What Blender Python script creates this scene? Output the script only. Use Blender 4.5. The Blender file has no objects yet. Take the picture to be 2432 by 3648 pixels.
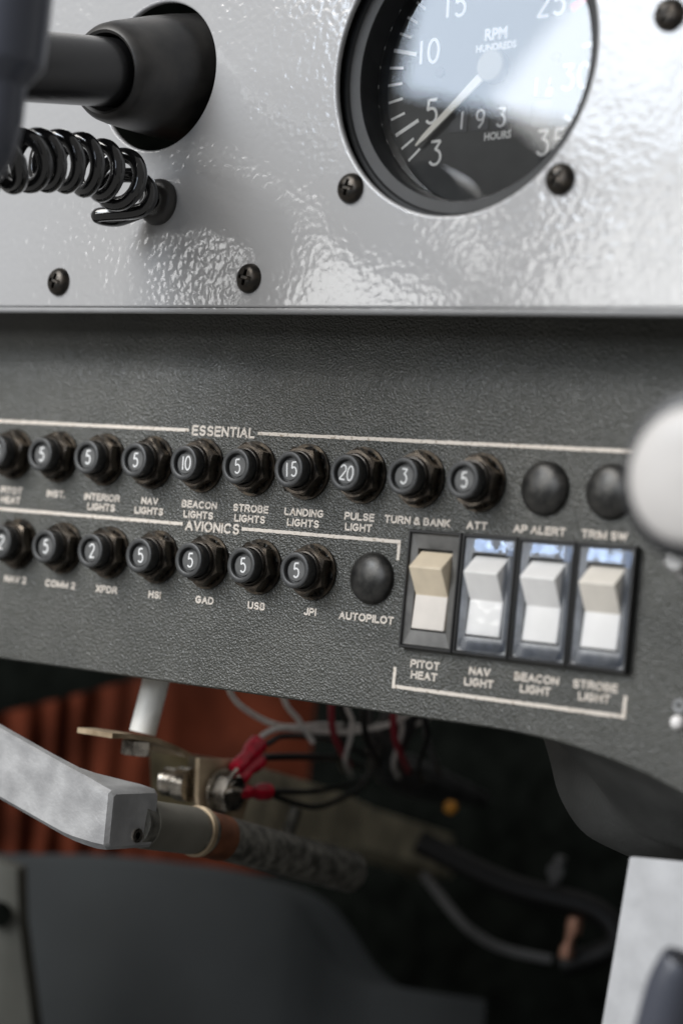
import bpy, bmesh, math, random
from mathutils import Vector, Matrix, noise
random.seed(7)
R = math.radians
sc = bpy.context.scene
col = sc.collection
MM = 0.001
# ------------------------------------------------------------------ camera
cam_d = bpy.data.cameras.new('camera'); cam = bpy.data.objects.new('camera', cam_d); col.objects.link(cam)
sc.camera = cam
cam_d.sensor_fit = 'HORIZONTAL'; cam_d.sensor_width = 14.9; cam_d.lens = 48.6
cam_d.clip_start = 0.02; cam_d.clip_end = 50
rt, dn, fw = Vector((.79015727, .60583752, .09280299)), Vector((.05862747, .07600967, -.99538201)), Vector((-.61009369, .79194914, .02454087))
cam.matrix_world = Matrix(((rt.x, -dn.x, -fw.x, .49398), (rt.y, -dn.y, -fw.y, -.47628), (rt.z, -dn.z, -fw.z, .01257), (0, 0, 0, 1)))
cam_d.dof.use_dof = True; cam_d.dof.focus_distance = 0.611; cam_d.dof.aperture_fstop = 4.0
# ------------------------------------------------------------------ light: daylight through the cockpit windows
w = bpy.data.worlds.new('World'); sc.world = w; w.use_nodes = True
w.node_tree.nodes['Background'].inputs[0].default_value = (1, .985, .96, 1)
w.node_tree.nodes['Background'].inputs[1].default_value = 0.17
def window_lamp(name, corner, along, up_hint, width, height, radiance, colour):
    """rectangular daylight lamp: corner is the lower corner, along the direction of its lower edge (mm)"""
    l = bpy.data.lights.new(name, 'AREA'); l.shape = 'RECTANGLE'
    l.size = width * MM; l.size_y = height * MM
    l.energy = radiance * math.pi * l.size * l.size_y; l.color = colour
    o = bpy.data.objects.new(name, l); col.objects.link(o)
    u = Vector(along).normalized(); c0 = Vector(corner)
    tgt = Vector((150, -20, 60))
    n = c0 + u * width / 2 - tgt; n = (n - n.dot(u) * u).normalized(); v = n.cross(u)
    if v.dot(Vector(up_hint)) < 0: v = -v
    cen = c0 + u * width / 2 + v * height / 2
    if u.cross(v).dot(n) < 0: u = -u
    m = Matrix((u, v, n)).transposed().to_4x4(); m.translation = cen * MM
    o.matrix_world = m
    return o
UPV = (.1, .12, .98)
window_lamp('side_window_sky', (-452, -796, 352), (62, -25, -10), UPV, 250, 330, 6.4, (.72, .84, 1))
window_lamp('side_window_bright', (-396, -828, 348), (57, -26, -46), UPV, 330, 170, 3.4, (1, 1, .99))
window_lamp('low_side_daylight', (-565, -770, 120), (318, -117, 16), UPV, 440, 118, 4.8, (1, 1, .99))  # bright strip set low on the left, mirrored in the grey panel
window_lamp('left_window_key', (-720, -700, 500), (700, -620, 0), (.6, .75, .5), 900, 600, 6.2, (1, .97, .93))
window_lamp('rear_window_sky', (-150, -1650, 160), (1, 0, 0), (0, -.2, 1), 700, 520, 2.2, (.74, .84, 1))
sc.view_settings.view_transform = 'Standard'; sc.view_settings.look = 'None'
sc.view_settings.exposure = 0.52; sc.view_settings.gamma = 1; sc.view_settings.use_curve_mapping = False
sc.render.engine = 'CYCLES'; sc.cycles.use_denoising = True; sc.cycles.max_bounces = 6

# ------------------------------------------------------------------ materials
def nmat(name):
    m = bpy.data.materials.new(name); m.use_nodes = True
    return m, m.node_tree, m.node_tree.nodes['Principled BSDF']
def P(name, c, rough=.5, metal=0, spec=.5, var=0, vscale=200, bump=0, bscale=800, bdist=.0001, coat=0, c2=None, detail=4, rvar=0, aniso=None):
    """principled with noise colour variation (var) and noise bump; scales in 1/m"""
    m, t, b = nmat(name); N = t.nodes.new; K = t.links.new
    b.inputs['Base Color'].default_value = (*c, 1); b.inputs['Roughness'].default_value = rough
    b.inputs['Metallic'].default_value = metal; b.inputs['Specular IOR Level'].default_value = spec
    b.inputs['Coat Weight'].default_value = coat
    tc = N('ShaderNodeTexCoord')
    if var or c2:
        n = N('ShaderNodeTexNoise'); n.inputs['Scale'].default_value = vscale; n.inputs['Detail'].default_value = detail
        K(tc.outputs['Object'], n.inputs['Vector'])
        r = N('ShaderNodeValToRGB'); e = r.color_ramp.elements
        e[0].position = .35; e[1].position = .68
        lo = tuple(max(0, x * (1 - var)) for x in c); hi = c2 if c2 else tuple(min(1, x * (1 + var)) for x in c)
        e[0].color = (*lo, 1); e[1].color = (*hi, 1)
        K(n.outputs['Fac'], r.inputs['Fac']); K(r.outputs['Color'], b.inputs['Base Color'])
        if rvar:
            mr = N('ShaderNodeMapRange'); mr.inputs['To Min'].default_value = max(.02, rough - rvar); mr.inputs['To Max'].default_value = min(1, rough + rvar)
            K(n.outputs['Fac'], mr.inputs['Value']); K(mr.outputs['Result'], b.inputs['Roughness'])
    if bump:
        n2 = N('ShaderNodeTexNoise'); n2.inputs['Scale'].default_value = bscale; n2.inputs['Detail'].default_value = 3
        K(tc.outputs['Object'], n2.inputs['Vector'])
        bp = N('ShaderNodeBump'); bp.inputs['Strength'].default_value = bump; bp.inputs['Distance'].default_value = bdist
        K(n2.outputs['Fac'], bp.inputs['Height']); K(bp.outputs['Normal'], b.inputs['Normal'])
    return m
def mat_white_panel():
    m, t, b = nmat('light_grey_gloss_enamel'); N = t.nodes.new; K = t.links.new
    b.inputs['Base Color'].default_value = (.375, .375, .378, 1); b.inputs['Roughness'].default_value = .12
    b.inputs['Specular IOR Level'].default_value = .6
    tc = N('ShaderNodeTexCoord')
    a = N('ShaderNodeTexNoise'); a.inputs['Scale'].default_value = 560; a.inputs['Detail'].default_value = .4; a.inputs['Distortion'].default_value = .25
    c = N('ShaderNodeTexNoise'); c.inputs['Scale'].default_value = 38; c.inputs['Detail'].default_value = 2
    big = N('ShaderNodeMath'); big.operation = 'MULTIPLY'; big.inputs[1].default_value = 2.3
    ad = N('ShaderNodeMath'); ad.operation = 'ADD'
    # the orange peel is stronger in some places than in others
    e = N('ShaderNodeTexNoise'); e.inputs['Scale'].default_value = 22
    er = N('ShaderNodeMapRange'); er.inputs['From Min'].default_value = .4; er.inputs['From Max'].default_value = .65; er.inputs['To Min'].default_value = .45; er.inputs['To Max'].default_value = 1
    mu = N('ShaderNodeMath'); mu.operation = 'MULTIPLY'
    for x in (a, c, e): K(tc.outputs['Object'], x.inputs['Vector'])
    K(e.outputs['Fac'], er.inputs['Value']); K(a.outputs['Fac'], mu.inputs[0]); K(er.outputs['Result'], mu.inputs[1])
    K(c.outputs['Fac'], big.inputs[0]); K(mu.outputs[0], ad.inputs[0]); K(big.outputs[0], ad.inputs[1])
    bp = N('ShaderNodeBump'); bp.inputs['Strength'].default_value = 1; bp.inputs['Distance'].default_value = .00016
    K(ad.outputs[0], bp.inputs['Height']); K(bp.outputs['Normal'], b.inputs['Normal'])
    return m
def mat_dark_panel():
    m, t, b = nmat('charcoal_wrinkle_paint'); N = t.nodes.new; K = t.links.new
    tc = N('ShaderNodeTexCoord')
    v = N('ShaderNodeTexVoronoi'); v.feature = 'SMOOTH_F1'; v.inputs['Scale'].default_value = 1700; v.inputs['Smoothness'].default_value = .6
    wn = N('ShaderNodeTexNoise'); wn.inputs['Scale'].default_value = 1500; wn.inputs['Detail'].default_value = 3
    mx = N('ShaderNodeMix'); mx.data_type = 'VECTOR'; mx.inputs[0].default_value = .0006
    K(tc.outputs['Object'], wn.inputs['Vector']); K(tc.outputs['Object'], mx.inputs[4]); K(wn.outputs['Color'], mx.inputs[5])
    K(mx.outputs[1], v.inputs['Vector'])
    ad = N('ShaderNodeMath'); ad.operation = 'ADD'; K(v.outputs['Distance'], ad.inputs[0]); K(wn.outputs['Fac'], ad.inputs[1])
    bp = N('ShaderNodeBump'); bp.inputs['Strength'].default_value = 1; bp.inputs['Distance'].default_value = .00030
    K(ad.outputs[0], bp.inputs['Height']); K(bp.outputs['Normal'], b.inputs['Normal'])
    g = N('ShaderNodeTexNoise'); g.inputs['Scale'].default_value = 45; g.inputs['Detail'].default_value = 6
    K(tc.outputs['Object'], g.inputs['Vector'])
    r = N('ShaderNodeValToRGB'); r.color_ramp.elements[0].color = (.055, .056, .049, 1); r.color_ramp.elements[1].color = (.081, .081, .071, 1)
    r.color_ramp.elements[0].position = .35; r.color_ramp.elements[1].position = .7
    K(g.outputs['Fac'], r.inputs['Fac'])
    du = N('ShaderNodeTexNoise'); du.inputs['Scale'].default_value = 620; du.inputs['Detail'].default_value = 2; K(tc.outputs['Object'], du.inputs['Vector'])
    dr = N('ShaderNodeMapRange'); dr.inputs['From Min'].default_value = .70; dr.inputs['From Max'].default_value = .76; dr.inputs['To Max'].default_value = .55; K(du.outputs['Fac'], dr.inputs['Value'])
    dm = N('ShaderNodeMix'); dm.data_type = 'RGBA'; dm.inputs[7].default_value = (.22, .21, .19, 1)
    K(dr.outputs['Result'], dm.inputs[0]); K(r.outputs['Color'], dm.inputs[6]); K(dm.outputs[2], b.inputs['Base Color'])
    b.inputs['Roughness'].default_value = .28; b.inputs['Specular IOR Level'].default_value = .55
    return m
def mat_print(name, c, dirt, scale=900):
    m, t, b = nmat(name); N = t.nodes.new; K = t.links.new
    tc = N('ShaderNodeTexCoord'); n = N('ShaderNodeTexNoise'); n.inputs['Scale'].default_value = scale; n.inputs['Detail'].default_value = 2
    K(tc.outputs['Object'], n.inputs['Vector'])
    r = N('ShaderNodeValToRGB'); e = r.color_ramp.elements; e[0].position = .27; e[0].color = (*dirt, 1); e[1].position = .42; e[1].color = (*c, 1)
    K(n.outputs['Fac'], r.inputs['Fac']); K(r.outputs['Color'], b.inputs['Base Color']); b.inputs['Roughness'].default_value = .55
    return m
def mat_film(name='sky_blue_sheen_film', tint=(.62, .75, 1), ior=1.7):  # the tint puts the sky's blue reflection into the clear film's gloss
    m, t, b = nmat(name); N = t.nodes.new; K = t.links.new
    out = t.nodes['Material Output']; t.nodes.remove(b)
    tr = N('ShaderNodeBsdfTransparent'); gl = N('ShaderNodeBsdfGlossy'); gl.inputs['Roughness'].default_value = .06
    gl.inputs['Color'].default_value = (*tint, 1); fr = N('ShaderNodeFresnel'); fr.inputs['IOR'].default_value = ior
    mx = N('ShaderNodeMixShader'); K(fr.outputs[0], mx.inputs[0]); K(tr.outputs[0], mx.inputs[1]); K(gl.outputs[0], mx.inputs[2]); K(mx.outputs[0], out.inputs[0])
    return m
def mat_glass():
    m, t, b = nmat('clear_instrument_glass'); N = t.nodes.new; K = t.links.new
    out = t.nodes['Material Output']; t.nodes.remove(b)
    tr = N('ShaderNodeBsdfTransparent'); gl = N('ShaderNodeBsdfGlossy'); gl.inputs['Roughness'].default_value = .015
    fr = N('ShaderNodeFresnel'); fr.inputs['IOR'].default_value = 1.85
    mx = N('ShaderNodeMixShader'); K(fr.outputs[0], mx.inputs[0]); K(tr.outputs[0], mx.inputs[1]); K(gl.outputs[0], mx.inputs[2]); K(mx.outputs[0], out.inputs[0])
    return m
M = dict(
    white=mat_white_panel(), dark=mat_dark_panel(),
    print=mat_print('warm_white_print', (.74, .67, .59), (.26, .20, .14)),
    lume=P('dial_white_paint', (.92, .91, .87), .6), red=P('dial_red_paint', (.75, .05, .06), .5),
    dial=P('dial_black', (.030, .032, .030), .55, var=.3, vscale=90), bezel=P('satin_black_bezel', (.010, .011, .012), .5, spec=.3, var=.3, vscale=160, bump=.25, bscale=2500, bdist=.00005),
    needle=P('cream_needle', (.93, .89, .79), .5), glass=mat_glass(), drum=P('drum_black', (.012, .014, .018), .4),
    screw=P('black_oxide_steel', (.030, .029, .027), .32, .6, var=.5, vscale=500, c2=(.055, .045, .035), bump=.3, bscale=900, bdist=.0001),
    rubber=P('black_rubber', (.026, .026, .027), .40, var=.4, vscale=90, rvar=.08, bump=.15, bscale=700, bdist=.0001, c2=(.048, .045, .042)),
    gloss=P('gloss_black_vinyl', (.010, .010, .011), .14, coat=1, var=.4, vscale=150, rvar=.05),
    shaft=P('black_painted_tube', (.014, .014, .015), .26, bump=.1, bscale=400, bdist=.0001),
    yoke=P('blue_sheen_black_plastic', (.055, .060, .078), .30),  # bluish highlights on dark plastic are put into this base colour
    cap=P('breaker_cap_plastic', (.042, .043, .043), .42, var=.25, vscale=500, bump=.2, bscale=3000, bdist=.00004),
    capd=P('breaker_label_grey', (.105, .106, .104), .45, var=.15, vscale=600),
    barrel=P('breaker_barrel_black', (.010, .010, .010), .45, spec=.35), num=P('breaker_number_white', (.80, .80, .79), .5),
    nut=P('worn_black_nut', (.045, .041, .037), .24, .85, var=.4, vscale=260, c2=(.15, .125, .10), rvar=.08),
    washer=P('worn_dark_washer', (.028, .026, .024), .36, .8, var=.4, vscale=420, c2=(.10, .080, .058)),
    bushing=P('dark_brass_bushing', (.04, .038, .035), .26, .85, var=.4, vscale=300, c2=(.09, .08, .07)),
    dome=P('black_steel_hole_plug', (.040, .040, .039), .34, .55, var=.3, vscale=300, c2=(.075, .072, .066), detail=6, rvar=.12, bump=.25, bscale=1500, bdist=.00005),
    sbez=P('switch_bezel_sheen_grey', (.12, .118, .112), .33, var=.35, vscale=140, c2=(.17, .166, .157), rvar=.1), srim=P('switch_rim_black', (.010, .010, .010), .4),  # bezel grey puts the sheen of black plastic into its colour
    film=mat_film(), flap=mat_film('clear_film', (1, 1, 1), 1.35), fbez=P('film_covered_bezel', (.27, .275, .28), .25, var=.3, vscale=140, rvar=.1), hubp=P('beige_hub', (.36, .34, .28), .5), white_r=P('white_rocker_plastic', (.85, .84, .82), .34, var=.03, vscale=160),
    white_r2=P('white_rocker_upper', (.80, .785, .76), .36, var=.04, vscale=160),
    tan=P('yellowed_rocker_plastic', (.74, .63, .47), .38, var=.07, vscale=200), pale=P('pale_cream_rocker_plastic', (.80, .745, .68), .38, var=.04, vscale=200),
    cream=P('cream_rocker_plastic', (.74, .69, .61), .38, var=.04, vscale=160),
    knobw=P('ivory_knob_face', (.53, .51, .49), .4, var=.05, vscale=60), knobb=P('black_knob_rim', (.02, .02, .022), .4),
    chrome=P('steel_shaft', (.6, .6, .6), .22, 1),
    alu=P('cast_aluminium', (.46, .46, .465), .34, .40, var=.12, vscale=110, detail=9, rvar=.14, bump=.7, bscale=800, bdist=.00016, c2=(.60, .60, .60)),
    rod=P('white_painted_rod', (.74, .74, .70), .4, var=.12, vscale=150, bump=.2, bscale=500, bdist=.0002),
    brass=P('tan_plated_bracket', (.46, .34, .21), .42, .2, var=.4, vscale=90, c2=(.66, .52, .35), detail=6, rvar=.1),
    steel=P('zinc_bolt', (.50, .46, .40), .28, .95, var=.45, vscale=260, rvar=.1),
    tube=P('dirty_grey_tube', (.12, .117, .10), .5, .2, var=.4, vscale=260, c2=(.25, .24, .21), detail=8, rvar=.15, bump=.6, bscale=300, bdist=.0006),
    collar=P('grey_tan_collar', (.20, .19, .16), .45, .2, var=.2, vscale=60, detail=6),
    rust=P('rust_brown_collar', (.16, .06, .03), .6, .2, var=.4, vscale=160),
    olive=P('olive_grey_beam', (.54, .49, .36), .6, .1, var=.4, vscale=60, detail=6),
    wirew=P('white_wire', (.80, .76, .72), .4, var=.12, vscale=200), wireb=P('black_wire', (.012, .013, .013), .35), wirer=P('red_wire', (.32, .03, .045), .4), wiregrey=P('grey_wire', (.12, .12, .12), .45),
    crimp=P('red_crimp_sleeve', (.52, .012, .035), .22, var=.3, vscale=300), bundle=P('black_loom_tape', (.055, .056, .058), .42, var=.4, vscale=120, bump=.5, bscale=250, bdist=.001),
    redfab=P('red_brown_cloth', (.095, .022, .010), .85, spec=.1, var=.35, vscale=35, detail=6, bump=.3, bscale=600, bdist=.0004),
    grey=P('slate_grey_trim', (.030, .033, .034), .7, spec=.2, var=.15, vscale=14), post=P('grey_green_post', (.085, .085, .072), .6, var=.2, vscale=40),
    black=P('painted_shade_black', (.006, .007, .006), .95, spec=0, var=.4, vscale=120), moulding=P('charcoal_moulding', (.11, .111, .106), .5, var=.2, vscale=60, bump=.4, bscale=900, bdist=.0003),  # the black holds the deep shade of footwell, cavity and holes
    felt=P('light_grey_sheet', (.48, .485, .495), .75, var=.10, vscale=110, detail=6, bump=.3, bscale=500, bdist=.0003),
    copper=P('copper_fitting', (.62, .34, .24), .35, .7, var=.2, vscale=120), amber=P('amber_plastic', (.65, .28, .03), .4), led=P('white_bead', (.85, .82, .80), .35),
)
# ------------------------------------------------------------------ mesh helpers (millimetres)
def obj(name, verts, faces, mat, parent=None, loc=None, smooth=None, mats=None, fm=None):
    me = bpy.data.meshes.new(name)
    me.from_pydata([(v[0] * MM, v[1] * MM, v[2] * MM) for v in verts], [], faces)
    bm = bmesh.new(); bm.from_mesh(me); bmesh.ops.recalc_face_normals(bm, faces=bm.faces); bm.to_mesh(me); bm.free()
    if mats:
        for k in mats: me.materials.append(M[k])
        for p, i in zip(me.polygons, fm): p.material_index = i
    else: me.materials.append(M[mat])
    if smooth:
        for p in me.polygons: p.use_smooth = True
        me.set_sharp_from_angle(angle=R(smooth))
    return link(name, me, parent, loc)
def link(name, me, parent=None, loc=None):
    o = bpy.data.objects.new(name, me); col.objects.link(o)
    if parent: o.parent = parent
    if loc: o.location = [c * MM for c in loc]
    return o
def tag(o, label, cat=None, group=None, kind=None):
    if label: o['label'] = label
    if cat: o['category'] = cat
    if group: o['group'] = group
    if kind: o['kind'] = kind
    return o
def thing(name, label, cat, loc=(0, 0, 0), group=None):
    o = bpy.data.objects.new(name, None); col.objects.link(o); o.empty_display_size = .005
    o.location = [c * MM for c in loc]
    return tag(o, label, cat, group)
def lathe(prof, n=48, cx=0, cz=0, cap0=True, cap1=True):
    """profile of (radius, height towards the viewer): axis -y"""
    v, f = [], []
    for r, h in prof:
        for i in range(n):
            a = 2 * math.pi * i / n; v.append((cx + r * math.cos(a), -h, cz + r * math.sin(a)))
    for j in range(len(prof) - 1):
        for i in range(n): f.append((j * n + i, j * n + (i + 1) % n, (j + 1) * n + (i + 1) % n, (j + 1) * n + i))
    if cap0: f.append(tuple(range(n)))
    if cap1: f.append(tuple((len(prof) - 1) * n + i for i in range(n)))
    return v, f
def ringloop(prof, n=48):
    """closed profile (a ring)"""
    v, f = lathe(prof, n, cap0=False, cap1=False); k = len(prof)
    for i in range(n): f.append(((k - 1) * n + i, (k - 1) * n + (i + 1) % n, (i + 1) % n, i))
    return v, f
def box(x0, x1, y0, y1, z0, z1):
    v = [(x, y, z) for x in (x0, x1) for y in (y0, y1) for z in (z0, z1)]
    return v, [(0, 1, 3, 2), (4, 6, 7, 5), (0, 4, 5, 1), (2, 3, 7, 6), (0, 2, 6, 4), (1, 5, 7, 3)]
def join(*parts):
    V, F = [], []
    for v, f in parts:
        k = len(V); V += list(v); F += [tuple(i + k for i in q) for q in f]
    return V, F
def xform(vf, m):
    return [tuple(m @ Vector(v)) for v in vf[0]], vf[1]
def axis_to(d, at):
    """matrix taking the lathe axis (-y) to direction d, origin to at"""
    q = Vector((0, -1, 0)).rotation_difference(Vector(d).normalized())
    return Matrix.Translation(Vector(at)) @ q.to_matrix().to_4x4()
def spline(pts, k=8):
    pts = [Vector(p) for p in pts]; out = []
    for i in range(len(pts) - 1):
        a, b, c, d = pts[max(0, i - 1)], pts[i], pts[i + 1], pts[min(len(pts) - 1, i + 2)]
        for s in range(k):
            t = s / k
            out.append(.5 * ((2 * b) + (c - a) * t + (2 * a - 5 * b + 4 * c - d) * t * t + (3 * b - a - 3 * c + d) * t ** 3))
    return out + [pts[-1]]
def tube(path, r, n=10, flat=1):
    path = [Vector(p) for p in path]; v, f = [], []
    t0 = (path[1] - path[0]).normalized(); up = Vector((0, 0, 1)) if abs(t0.z) < .9 else Vector((1, 0, 0))
    nrm = (up - up.dot(t0) * t0).normalized()
    for i, p in enumerate(path):
        t = (path[min(i + 1, len(path) - 1)] - path[max(i - 1, 0)]).normalized()
        nrm = (nrm - nrm.dot(t) * t).normalized(); b = t.cross(nrm)
        rr = r[i] if hasattr(r, '__len__') else r
        for k in range(n):
            a = 2 * math.pi * k / n; v.append(tuple(p + rr * (math.cos(a) * nrm + math.sin(a) * b)))
    for i in range(len(path) - 1):
        for k in range(n): f.append((i * n + k, i * n + (k + 1) % n, (i + 1) * n + (k + 1) % n, (i + 1) * n + k))
    f.append(tuple(range(n))); f.append(tuple((len(path) - 1) * n + k for k in range(n)))
    return v, f
def bevelled(vf, off, seg=2):
    bm = bmesh.new(); vs = [bm.verts.new(v) for v in vf[0]]
    for q in vf[1]: bm.faces.new([vs[i] for i in q])
    bmesh.ops.recalc_face_normals(bm, faces=bm.faces)
    bmesh.ops.bevel(bm, geom=list(bm.edges), offset=off, segments=seg, profile=.5, affect='EDGES')
    bm.verts.index_update()
    out = [tuple(v.co) for v in bm.verts], [tuple(v.index for v in q.verts) for q in bm.faces]
    bm.free(); return out
def loft(rows):
    n = len(rows[0]); v = [p for r in rows for p in r]
    return v, [(j * n + i, j * n + i + 1, (j + 1) * n + i + 1, (j + 1) * n + i) for j in range(len(rows) - 1) for i in range(n - 1)]
# text: font outlines, laid on the x-z plane
_cache = {}
def text_mesh(s, bold=.0):
    if (s, bold) in _cache: return _cache[s, bold]
    c = bpy.data.curves.new('t', 'FONT'); c.body = s; c.size = 1; c.offset = bold; c.align_x = 'LEFT'; c.resolution_u = 3
    o = bpy.data.objects.new('t', c); col.objects.link(o)
    dg = bpy.context.evaluated_depsgraph_get(); me = bpy.data.meshes.new_from_object(o.evaluated_get(dg))
    v = [(p.co.x, p.co.y) for p in me.vertices]; f = [tuple(p.vertices) for p in me.polygons]
    bpy.data.objects.remove(o); bpy.data.curves.remove(c); bpy.data.meshes.remove(me)
    _cache[s, bold] = (v, f); return v, f
_ref = text_mesh('H')[0]; CAPH = max(q[1] for q in _ref) - min(q[1] for q in _ref)
def split_sharp(ln):
    out, cur = [], [ln[0]]
    for i in range(1, len(ln)):
        cur.append(ln[i])
        if i < len(ln) - 1:
            a = Vector((ln[i][0] - ln[i - 1][0], ln[i][1] - ln[i - 1][1])); b = Vector((ln[i + 1][0] - ln[i][0], ln[i + 1][1] - ln[i][1]))
            if a.length > 1e-6 and b.length > 1e-6 and a.angle(b) > R(48): out.append(cur); cur = [ln[i]]
    out.append(cur); return [q for q in out if len(q) > 1]
def text_vf(s, cx, cz, h, y, width=None, bold=.012, xs=1.0, rot=0):
    """flat lettering, centred, cap height h"""
    v, f = text_mesh(s, bold); k = h / CAPH
    x0, x1 = min(q[0] for q in v), max(q[0] for q in v)
    sx = (width / (x1 - x0)) if width else k * xs
    m = (x0 + x1) / 2; ca, sa = math.cos(rot), math.sin(rot); out = []
    for px, py in v:
        a, b = (px - m) * sx, (py - CAPH / 2) * k
        out.append((cx + a * ca - b * sa, y, cz + a * sa + b * ca))
    return out, f
# monoline capitals for the screen-printed panel lettering: (advance width, strokes), cap height 1
def _A(cx, cz, rx, rz, a0, a1, n=10): return [(cx + rx * math.cos(R(a0 + (a1 - a0) * i / n)), cz + rz * math.sin(R(a0 + (a1 - a0) * i / n))) for i in range(n + 1)]
_S = _A(.31, .75, .25, .25, 25, 250, 12)[:-1] + [(.31, .5)] + _A(.31, .26, .27, .26, 60, -155, 12)
GLY = {'A': (.68, [[(0, 0), (.34, 1), (.68, 0)], [(.13, .36), (.55, .36)]]), 'B': (.6, [[(0, 0), (0, 1), (.3, 1)] + _A(.3, .76, .24, .24, 90, -90) + [(0, .52)], [(.28, .52)] + _A(.32, .26, .27, .26, 90, -90) + [(0, 0)]]),
       'C': (.68, [_A(.36, .5, .36, .5, 48, 312, 16)]), 'D': (.66, [[(0, 0), (0, 1), (.26, 1)] + _A(.26, .5, .38, .5, 90, -90, 14) + [(0, 0)]]),
       'E': (.54, [[(.54, 1), (0, 1), (0, 0), (.56, 0)], [(0, .53), (.5, .53)]]), 'G': (.72, [_A(.36, .5, .36, .5, 52, 345, 18) + [(.71, .46), (.40, .46)]]),
       'H': (.62, [[(0, 0), (0, 1)], [(.62, 0), (.62, 1)], [(0, .53), (.62, .53)]]), 'I': (.0, [[(0, 0), (0, 1)]]), 'J': (.4, [[(.4, 1), (.4, .26)] + _A(.2, .24, .2, .24, 0, -170, 10)]),
       'K': (.6, [[(0, 0), (0, 1)], [(.58, 1), (0, .38)], [(.2, .58), (.62, 0)]]), 'L': (.5, [[(0, 1), (0, 0), (.5, 0)]]), 'M': (.74, [[(0, 0), (0, 1), (.37, .05), (.74, 1), (.74, 0)]]),
       'N': (.62, [[(0, 0), (0, 1), (.62, 0), (.62, 1)]]), 'O': (.76, [_A(.38, .5, .38, .5, 90, 449, 24)]), 'P': (.58, [[(0, 0), (0, 1), (.3, 1)] + _A(.3, .73, .28, .27, 90, -90) + [(0, .46)]]),
       'R': (.64, [[(0, 0), (0, 1), (.34, 1)] + _A(.34, .74, .26, .26, 90, -90) + [(0, .48)], [(.34, .48), (.64, 0)]]), 'S': (.6, [_S]), 'T': (.6, [[(0, 1), (.6, 1)], [(.3, 1), (.3, 0)]]),
       'U': (.62, [[(0, 1), (0, .33)] + _A(.31, .32, .31, .32, 180, 360, 12) + [(.62, 1)]]), 'V': (.64, [[(0, 1), (.32, 0), (.64, 1)]]), 'W': (.92, [[(0, 1), (.23, 0), (.46, 1), (.69, 0), (.92, 1)]]),
       'X': (.62, [[(0, 0), (.62, 1)], [(0, 1), (.62, 0)]]), 'Y': (.64, [[(0, 1), (.32, .45), (.64, 1)], [(.32, .45), (.32, 0)]]), '2': (.54, [_A(.27, .73, .27, .27, 160, -35, 10) + [(0, 0), (.54, 0)]]),
       '.': (.0, [[(0, 0), (0, .06)]]), '&': (.68, [[(.68, 0), (.18, .62)] + _A(.32, .80, .18, .2, 220, -40, 10) + [(.14, .40)] + _A(.26, .24, .24, .24, 140, 360, 10) + [(.60, .42)]])}
def print_vf(s, cx, cz, h, y, stroke, width=None):
    x = 0; runs = []
    for ch in s:
        if ch == ' ': x += .34; continue
        wd, st = GLY[ch]
        for ln in st:
            for part in split_sharp(ln): runs.append([(x + a, b - .5) for a, b in part])
        x += wd + .27
    tot = x - .27; sx = h * 1.14 if width is None else (width - stroke) / tot
    parts = []
    for ln in runs:
        pp = [Vector((cx + (a - tot / 2) * sx, 0, cz + b * (h - stroke))) for a, b in ln]
        e0 = (pp[0] - pp[1]).normalized() * stroke * .42; e1 = (pp[-1] - pp[-2]).normalized() * stroke * .42
        v, f = tube([pp[0] + e0] + pp + [pp[-1] + e1], stroke / 2, 6)
        parts.append(([(p[0], y + p[1] * .1, p[2]) for p in v], f))
    return join(*parts)
# stroke numerals like engraved instrument figures: unit height, width about .6
def arc(cx, cz, rx, rz, a0, a1, n=12):
    return [(cx + rx * math.cos(R(a0 + (a1 - a0) * i / n)), cz + rz * math.sin(R(a0 + (a1 - a0) * i / n))) for i in range(n + 1)]
DIG = {'0': [arc(0, 0, .28, .5, 90, 450, 24)], '1': [[(0, -.5), (0, .5)]],
       '2': [arc(0, .24, .27, .26, 165, -30, 10) + [(-.27, -.5), (.28, -.5)]],
       '3': [[(-.24, .5), (.25, .5), (-.02, .13)] + arc(-.02, -.18, .29, .32, 85, -150, 14)],
       '5': [[(.24, .5), (-.16, .5), (-.21, .06)] + arc(-.02, -.18, .28, .32, 118, -145, 14)],
       '9': [arc(0, .22, .26, .28, 0, 360, 18), [(.26, .22), (.2, -.2), (-.05, -.5)]]}
def figures(s, cx, cz, h, y, stroke, wide=1.0, gap=.72, rot=0):
    parts = []; x = -(len(s) - 1) * gap / 2
    adv = 0
    for i, ch in enumerate(s):
        for ln in [q for d_ in DIG[ch] for q in split_sharp(d_)]:
            pts = []
            for px, pz in ln:
                a, b = (x + i * gap + px) * h * wide, pz * h
                pts.append((cx + a * math.cos(rot) - b * math.sin(rot), 0, cz + a * math.sin(rot) + b * math.cos(rot)))
            closed = (Vector(pts[0]) - Vector(pts[-1])).length < 1e-4
            if closed: pts[-1] = tuple(Vector(pts[0]) * .999 + Vector(pts[-2]) * .001)
            v, f = tube(pts, stroke / 2, 8)
            parts.append(([(p[0], y + p[1] * .12, p[2]) for p in v], f))
    return join(*parts)

# ================================================================== the setting
def struct(name, vf, mat, smooth=None):
    o = obj(name, *vf, mat, smooth=smooth); o['kind'] = 'structure'; return o
struct('footwell_bulkhead', box(-700, 520, 380, 386, -420, 76), 'black')
struct('footwell_floor', box(-700, 520, -60, 379, -300, -294), 'black')
struct('footwell_side', box(300, 306, 40, 379, -293, 60), 'black')
struct('cavity_back', box(-60, 330, 60, 63, 80, 270), 'black')
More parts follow.
